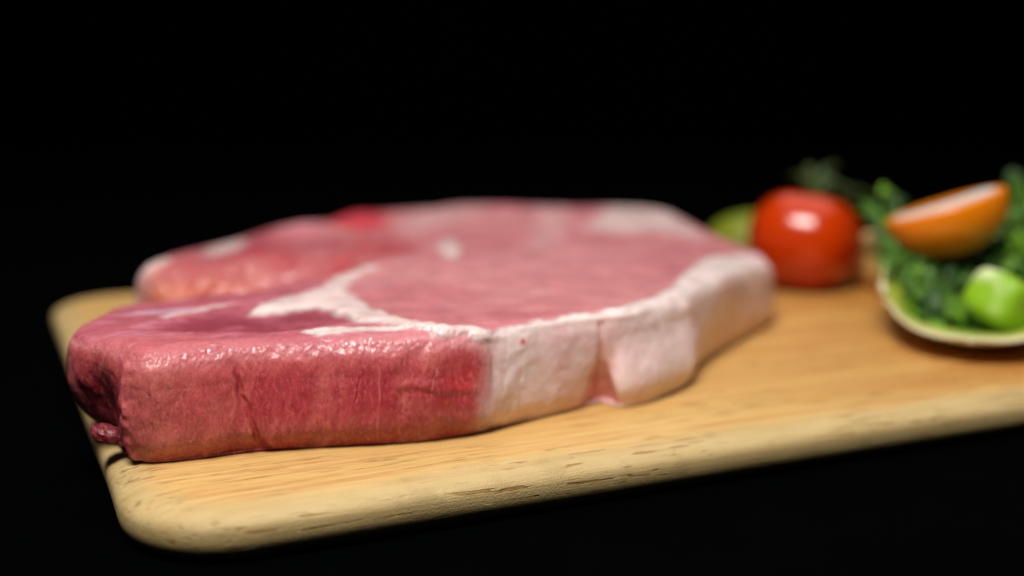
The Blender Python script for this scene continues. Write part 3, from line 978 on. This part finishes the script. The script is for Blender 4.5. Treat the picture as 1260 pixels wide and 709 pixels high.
# yellow-green fruit behind
LIME = simple_mat("yellow_green_skin", lin(122, 132, 22), 0.45, 0.15, (0.6, 1, 0.2), 0.002, 0.0, 0.12, 90, 0.0002)
lc = at(905, 312, 0.0)
o = blob("green_fruit", (lc[0] + 0.003, 0.434, 0.0098), (0.0195, 0.0165, 0.0098), lambda U, V, D: 1 + 0.03 * D[..., 0] ** 3 + 0.015 * np.cos(3 * U), LIME)
tag(o, "yellow-green rounded fruit half hidden between the steak and red tomato", "fruit")

# pale clove
CLOVE = simple_mat("pale_cream_clove", lin(222, 184, 112), 0.45, 0.3, (1, 0.7, 0.4), 0.002, 0.0, 0.08, 90, 0.0002)
gc = deep(1076, 334, 0.398)
o = blob("garlic_clove", (gc[0], gc[1], 0.0072), (0.0098, 0.0110, 0.0084),
         lambda U, V, D: (1 - 0.22 * np.abs(np.sin(U * 1.5)) * np.sin(V)) * (1 + 0.30 * np.maximum(D[..., 2], 0) ** 2), CLOVE, rot=Matrix.Rotation(math.radians(35), 4, 'Z'))
tag(o, "pale cream clove between the tomato and the salad leaves", "garlic clove")


# lettuce leaf: cupped crisp leaf with cream outside
def lettuce_mat():
    k = NT("crisp_lettuce")
    at_ = k.n('ShaderNodeAttribute', attribute_name="leafpos").outputs[2]
    g = k.n('ShaderNodeTexCoord').outputs['Object']
    v = k.math('ADD', at_, k.math('MULTIPLY', k.math('SUBTRACT', k.noise(g, 90, 3), 0.5), 0.25))
    c = k.mix(k.ramp(v, 0.05, 0.45), lin(232, 216, 178), lin(176, 188, 60))
    c = k.mix(k.ramp(v, 0.4, 0.95), c, lin(60, 116, 22))
    k.set(k.b.inputs['Base Color'], c)
    k.b.inputs['Roughness'].default_value = 0.55
    k.b.inputs['Subsurface Weight'].default_value = 0.25
    k.b.inputs['Subsurface Radius'].default_value = (0.8, 1, 0.3)
    k.b.inputs['Subsurface Scale'].default_value = 0.002
    k.set(k.b.inputs['Normal'], k.bump(k.noise(k.mapping(g, (300, 90, 300)), 1, 3), 0.5, 0.0006))
    return k.m


LET = lettuce_mat()


def cup_leaf(name, P0, dirn, L, Wd, rise, thick, label, seed=0, tip_lift=0.0):
    """boat-shaped leaf: keel from P0 along dirn, sides rising; leafpos 0 at the keel, 1 at the rim"""
    nu, nv = 60, 50
    t = np.linspace(0, 1, nu); s = np.linspace(-1, 1, nv)
    T_, S_ = np.meshgrid(t, s, indexing='ij')
    d = np.array(dirn, float); d /= np.linalg.norm(d)
    sd = np.array([d[1], -d[0], 0.0])
    w = Wd * (1 - (1 - np.clip(T_ / 0.35, 0, 1)) ** 2) ** 0.5 * (1 - 0.25 * T_)
    w = np.maximum(w, 0.0006)
    nose = (1 - np.clip(T_ / 0.30, 0, 1)) ** 2
    ang = S_ * 1.35
    lat = w * np.sin(ang) / math.sin(1.35)
    z = sm(0.0, 0.10, T_) * rise * (1 - np.cos(ang)) / (1 - math.cos(1.35)) * (0.12 + 0.88 * sm(0.0, 0.55, T_)) + rise * 0.16 * nose + tip_lift * T_ ** 2
    nz = fbm(T_.ravel() * 7, S_.ravel() * 4, T_.ravel() * 0 + seed, 3, seed).reshape(T_.shape)
    z = z + 0.0022 * nz * np.abs(S_) * sm(0.02, 0.25, T_)
    z = z + 0.0018 * np.sin(T_ * 34 + 3 * S_ + 2 * nz) * np.abs(S_) ** 5 * sm(0.05, 0.3, T_)
    lat = lat + 0.005 * nz * np.abs(S_) * np.sign(S_) * sm(0.02, 0.25, T_)
    G = np.array(P0)[None, None] + d * (L * T_)[..., None] + sd * lat[..., None]
    G[..., 2] += z + thick
    du = np.gradient(G, axis=0); dv = np.gradient(G, axis=1)
    Nm = np.cross(du, dv); Nm /= np.maximum(np.linalg.norm(Nm, axis=-1, keepdims=True), 1e-9)
    if Nm[nu // 2, nv // 2, 2] < 0: Nm = -Nm
    th = (thick * (1 - 0.75 * np.abs(S_)) * (0.25 + 0.75 * sm(0.0, 0.2, T_)))[..., None]
    A = G; B = G - Nm * th
    V = np.concatenate([A.reshape(-1, 3), B.reshape(-1, 3)])
    V[:, 2] = np.maximum(V[:, 2], 0.0003)
    f = grid_faces(nu, nv); off = nu * nv
    ed = []
    for i in range(nu - 1):
        for a, b in ((i * nv, (i + 1) * nv), ((i + 1) * nv + nv - 1, i * nv + nv - 1)):
            ed.append([b, a, a + off, b + off])
    for j in range(nv - 1):
        ed.append([j, j + 1, j + 1 + off, j + off])
        k_ = (nu - 1) * nv + j
        ed.append([k_ + 1, k_, k_ + off, k_ + 1 + off])
    lp = np.clip(0.02 + 0.95 * T_ + 0.75 * (1 - np.abs(S_)) * sm(0.02, 0.22, T_), 0, 1)
    lpB = np.clip(0.85 * T_ - 0.05, 0, 1)
    o = mesh_np(name, V, np.concatenate([f[:, ::-1], f + off, np.array(ed)]), LET, None, True,
                {"leafpos": np.concatenate([lp.ravel(), lpB.ravel()])})
    tag(o, label, "lettuce")
    return o


pb = at(1192, 452, 0.0)
cup_leaf("lettuce_leaf", (pb[0], pb[1], 0.0005), (0.42, 1, 0), 0.115, 0.0250, 0.017, 0.0036,
         "cupped lettuce leaf with cream coloured outside at right edge of the board", 3)

# bright green chunk resting in the leaf
kc = NT("crisp_green_flesh")
g = kc.n('ShaderNodeTexCoord').outputs['Object']
kc.set(kc.b.inputs['Base Color'], kc.mix(kc.ramp(kc.noise(kc.mapping(g, loc=(0.31, 0.2, 0.1)), 95, 2), 0.46, 0.62), lin(140, 186, 28), lin(206, 222, 160)))
kc.b.inputs['Roughness'].default_value = 0.5
kc.b.inputs['Subsurface Weight'].default_value = 0.3
kc.b.inputs['Subsurface Scale'].default_value = 0.003
CH = kc.m
cc = deep(1236, 374, 0.312)


def boxy(U, V, D):
    p = 4.2
    return 1 / (np.abs(D[..., 0]) ** p + np.abs(D[..., 1]) ** p + np.abs(D[..., 2]) ** p) ** (1 / p) * (1 + 0.04 * np.sin(2 * U + 1.0))


o = blob("cucumber_chunk", cc, (0.0102, 0.0080, 0.0066), boxy, CH, rot=Matrix.Rotation(0.7, 4, 'Z') @ Matrix.Rotation(0.45, 4, 'Y') @ Matrix.Rotation(0.3, 4, 'X'))
tag(o, "bright yellow-green cucumber chunk lying in the cupped lettuce leaf", "cucumber")

# orange half with pale cut face
ORG = simple_mat("orange_flesh", lin(240, 134, 10), 0.35, 0.35, (1, 0.5, 0.12), 0.003, 0.25, 0.12, 80, 0.0002)
WHITE_CUT = simple_mat("white_cut", lin(246, 238, 230), 0.35, 0.3, (1, 0.8, 0.6), 0.002, 0.2, 0.06, 150, 0.0003)
oc = deep(1163, 250, 0.335)
root = empty("orange_half", tuple(oc))
tag(root, "halved orange vegetable with white cut face perched on the green leaves", "vegetable")
OM = Matrix.Rotation(math.radians(-18), 4, 'Y') @ Matrix.Rotation(math.radians(-5.0), 4, 'X')

nu, nv = 96, 50
u = np.linspace(0, 2 * math.pi, nu, endpoint=False)
# profile from the centre of the cut face over the rounded lip down to the bottom
prof = []
for k in range(12): prof.append((0.93 * k / 12 + 0.001, 0.0 - 0.05 * (1 - (k / 12) ** 2)))
for k in range(8):
    a = math.pi / 2 - k / 8 * math.pi / 2
    prof.append((0.93 + 0.07 * math.cos(a), -0.07 + 0.07 * math.sin(a)))
for k in range(30):
    a = k / 29 * math.pi / 2
    prof.append((max(math.cos(a) ** 0.9, 0.001), -0.07 - 0.93 * math.sin(a)))
prof = np.array(prof)
V = np.stack([np.outer(np.cos(u), prof[:, 0]) * 0.0168, np.outer(np.sin(u), prof[:, 0]) * 0.0135, np.tile(prof[:, 1], (nu, 1)) * 0.0150], -1).reshape(-1, 3)
V = V @ np.array(OM.to_3x3()).T + oc
allf = grid_faces(nu, len(prof), True)[:, ::-1]
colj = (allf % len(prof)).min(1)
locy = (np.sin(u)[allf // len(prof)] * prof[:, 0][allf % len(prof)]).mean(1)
colj = np.where((colj < 11) & (locy > 0.42), 99, colj)        # white only along the near half of the cut
for nm, msk, mt in (("cut_face", colj < 11, WHITE_CUT), ("orange_flesh", colj >= 11, ORG)):
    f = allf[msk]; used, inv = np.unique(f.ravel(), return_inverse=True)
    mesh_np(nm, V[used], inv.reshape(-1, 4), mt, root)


# leafy herb sprigs
LEAF2 = simple_mat('fresh_green_leaf', lin(104, 150, 18), 0.6, 0.15, (0.4, 1, 0.2), 0.001, 0.1, 0.3, 110, 0.0004)
LEAF3 = simple_mat('deep_green_leaf', lin(40, 72, 12), 0.6, 0.15, (0.4, 1, 0.2), 0.001, 0.1, 0.3, 110, 0.0004)
mats = [DKGREEN, LEAF2, LEAF3]


def sprig(loc, leaves, label, mat=DKGREEN, seed=0):
    root = empty("herb_sprig", loc)
    tag(root, label, "herb", "green herb sprigs at the right end of the board")
    L0 = np.array(loc)
    for i, (a, b, w, r) in enumerate(leaves):
        a = np.array(a); b = np.array(b)
        m1 = a * 0.66 + b * 0.34 + np.array([0, 0, r]); m2 = a * 0.33 + b * 0.67 + np.array([0, 0, r * 0.8])
        ribbon("leaf", [a, m1, m2, b], w * 0.62, w * 0.5, mat, root, 0.25, (0.1, -0.6, 1), 0.0005, 14, 9, 0.0014, 4, seed + i)
        rr = np.random.default_rng(seed * 7 + i)
        ax = (b - a) / np.linalg.norm(b - a)
        for q in range(9):                              # small ruffled lobes along both sides of the leaf
            t0 = 0.12 + 0.80 * q / 8
            p0 = a * (1 - t0) + b * t0 + np.array([0, 0, r * 4 * t0 * (1 - t0)])
            sd = np.cross(ax, np.array([0.1, -0.8, 0.6])); sd /= np.linalg.norm(sd)
            dr = sd * (1 if q % 2 else -1) + ax * 0.55 + rr.normal(0, 0.35, 3)
            dr /= np.linalg.norm(dr)
            ln = w * (1.0 + 0.7 * rr.random()) * (1 - 0.35 * t0)
            p1 = p0 + dr * ln * 0.55 + rr.normal(0, 0.0006, 3)
            p2 = p0 + dr * ln + np.array([0, 0, -0.001]) + rr.normal(0, 0.0008, 3)
            ribbon("leaf_lobe", [p0, p1, p2], w * 0.42, w * 0.30, mats[int(rr.random() * 3)], root, 0.3, tuple(np.array([0.1, -0.6, 1]) + rr.normal(0, 0.4, 3)), 0.0004, 7, 5, 0.0008, 2, seed * 31 + i * 9 + q)
    tube("stem", [leaves[0][0], (np.array(leaves[0][0]) + np.array(leaves[-1][0])) / 2 - np.array([0, 0, 0.002]), leaves[-1][0]], 0.0009, 0.0007, mat, root, 8, 8)
    return root


D = deep
sprig(tuple(D(1120, 350, 0.355)), [
    (D(1120, 350, 0.350), D(1092, 236, 0.375), 0.0055, 0.002),
    (D(1118, 320, 0.360), D(1060, 250, 0.385), 0.0050, 0.002),
    (D(1160, 335, 0.335), D(1092, 312, 0.335), 0.0080, 0.002),
    (D(1165, 360, 0.325), D(1112, 366, 0.320), 0.0075, 0.002),
    (D(1175, 365, 0.322), D(1140, 405, 0.312), 0.0060, 0.001),
    (D(1120, 355, 0.345), D(1175, 395, 0.320), 0.0085, 0.001),
    (D(1110, 325, 0.350), D(1200, 345, 0.330), 0.0095, 0.001),
    (D(1112, 300, 0.360), D(1135, 385, 0.335), 0.0080, 0.001)],
    "dark green herb sprig rising between the clove and the orange half", seed=10)
sprig(tuple(D(1230, 340, 0.36)), [
    (D(1215, 345, 0.350), D(1262, 232, 0.365), 0.0090, 0.002),
    (D(1222, 345, 0.345), D(1285, 290, 0.345), 0.0100, 0.002),
    (D(1190, 330, 0.352), D(1255, 325, 0.335), 0.0085, 0.001),
    (D(1170, 350, 0.350), D(1225, 380, 0.330), 0.0085, 0.001),
    (D(1250, 330, 0.360), D(1300, 350, 0.330), 0.0100, 0.001)],
    "dark green herb sprig at the right edge behind the cucumber chunk", seed=30)
sprig(tuple(D(1150, 330, 0.38)), [
    (D(1130, 345, 0.380), D(1205, 290, 0.385), 0.0110, 0.001),
    (D(1150, 350, 0.375), D(1235, 350, 0.370), 0.0120, 0.001),
    (D(1100, 350, 0.385), D(1150, 290, 0.390), 0.0110, 0.001)],
    "dark green herb sprig under the orange half", seed=50)
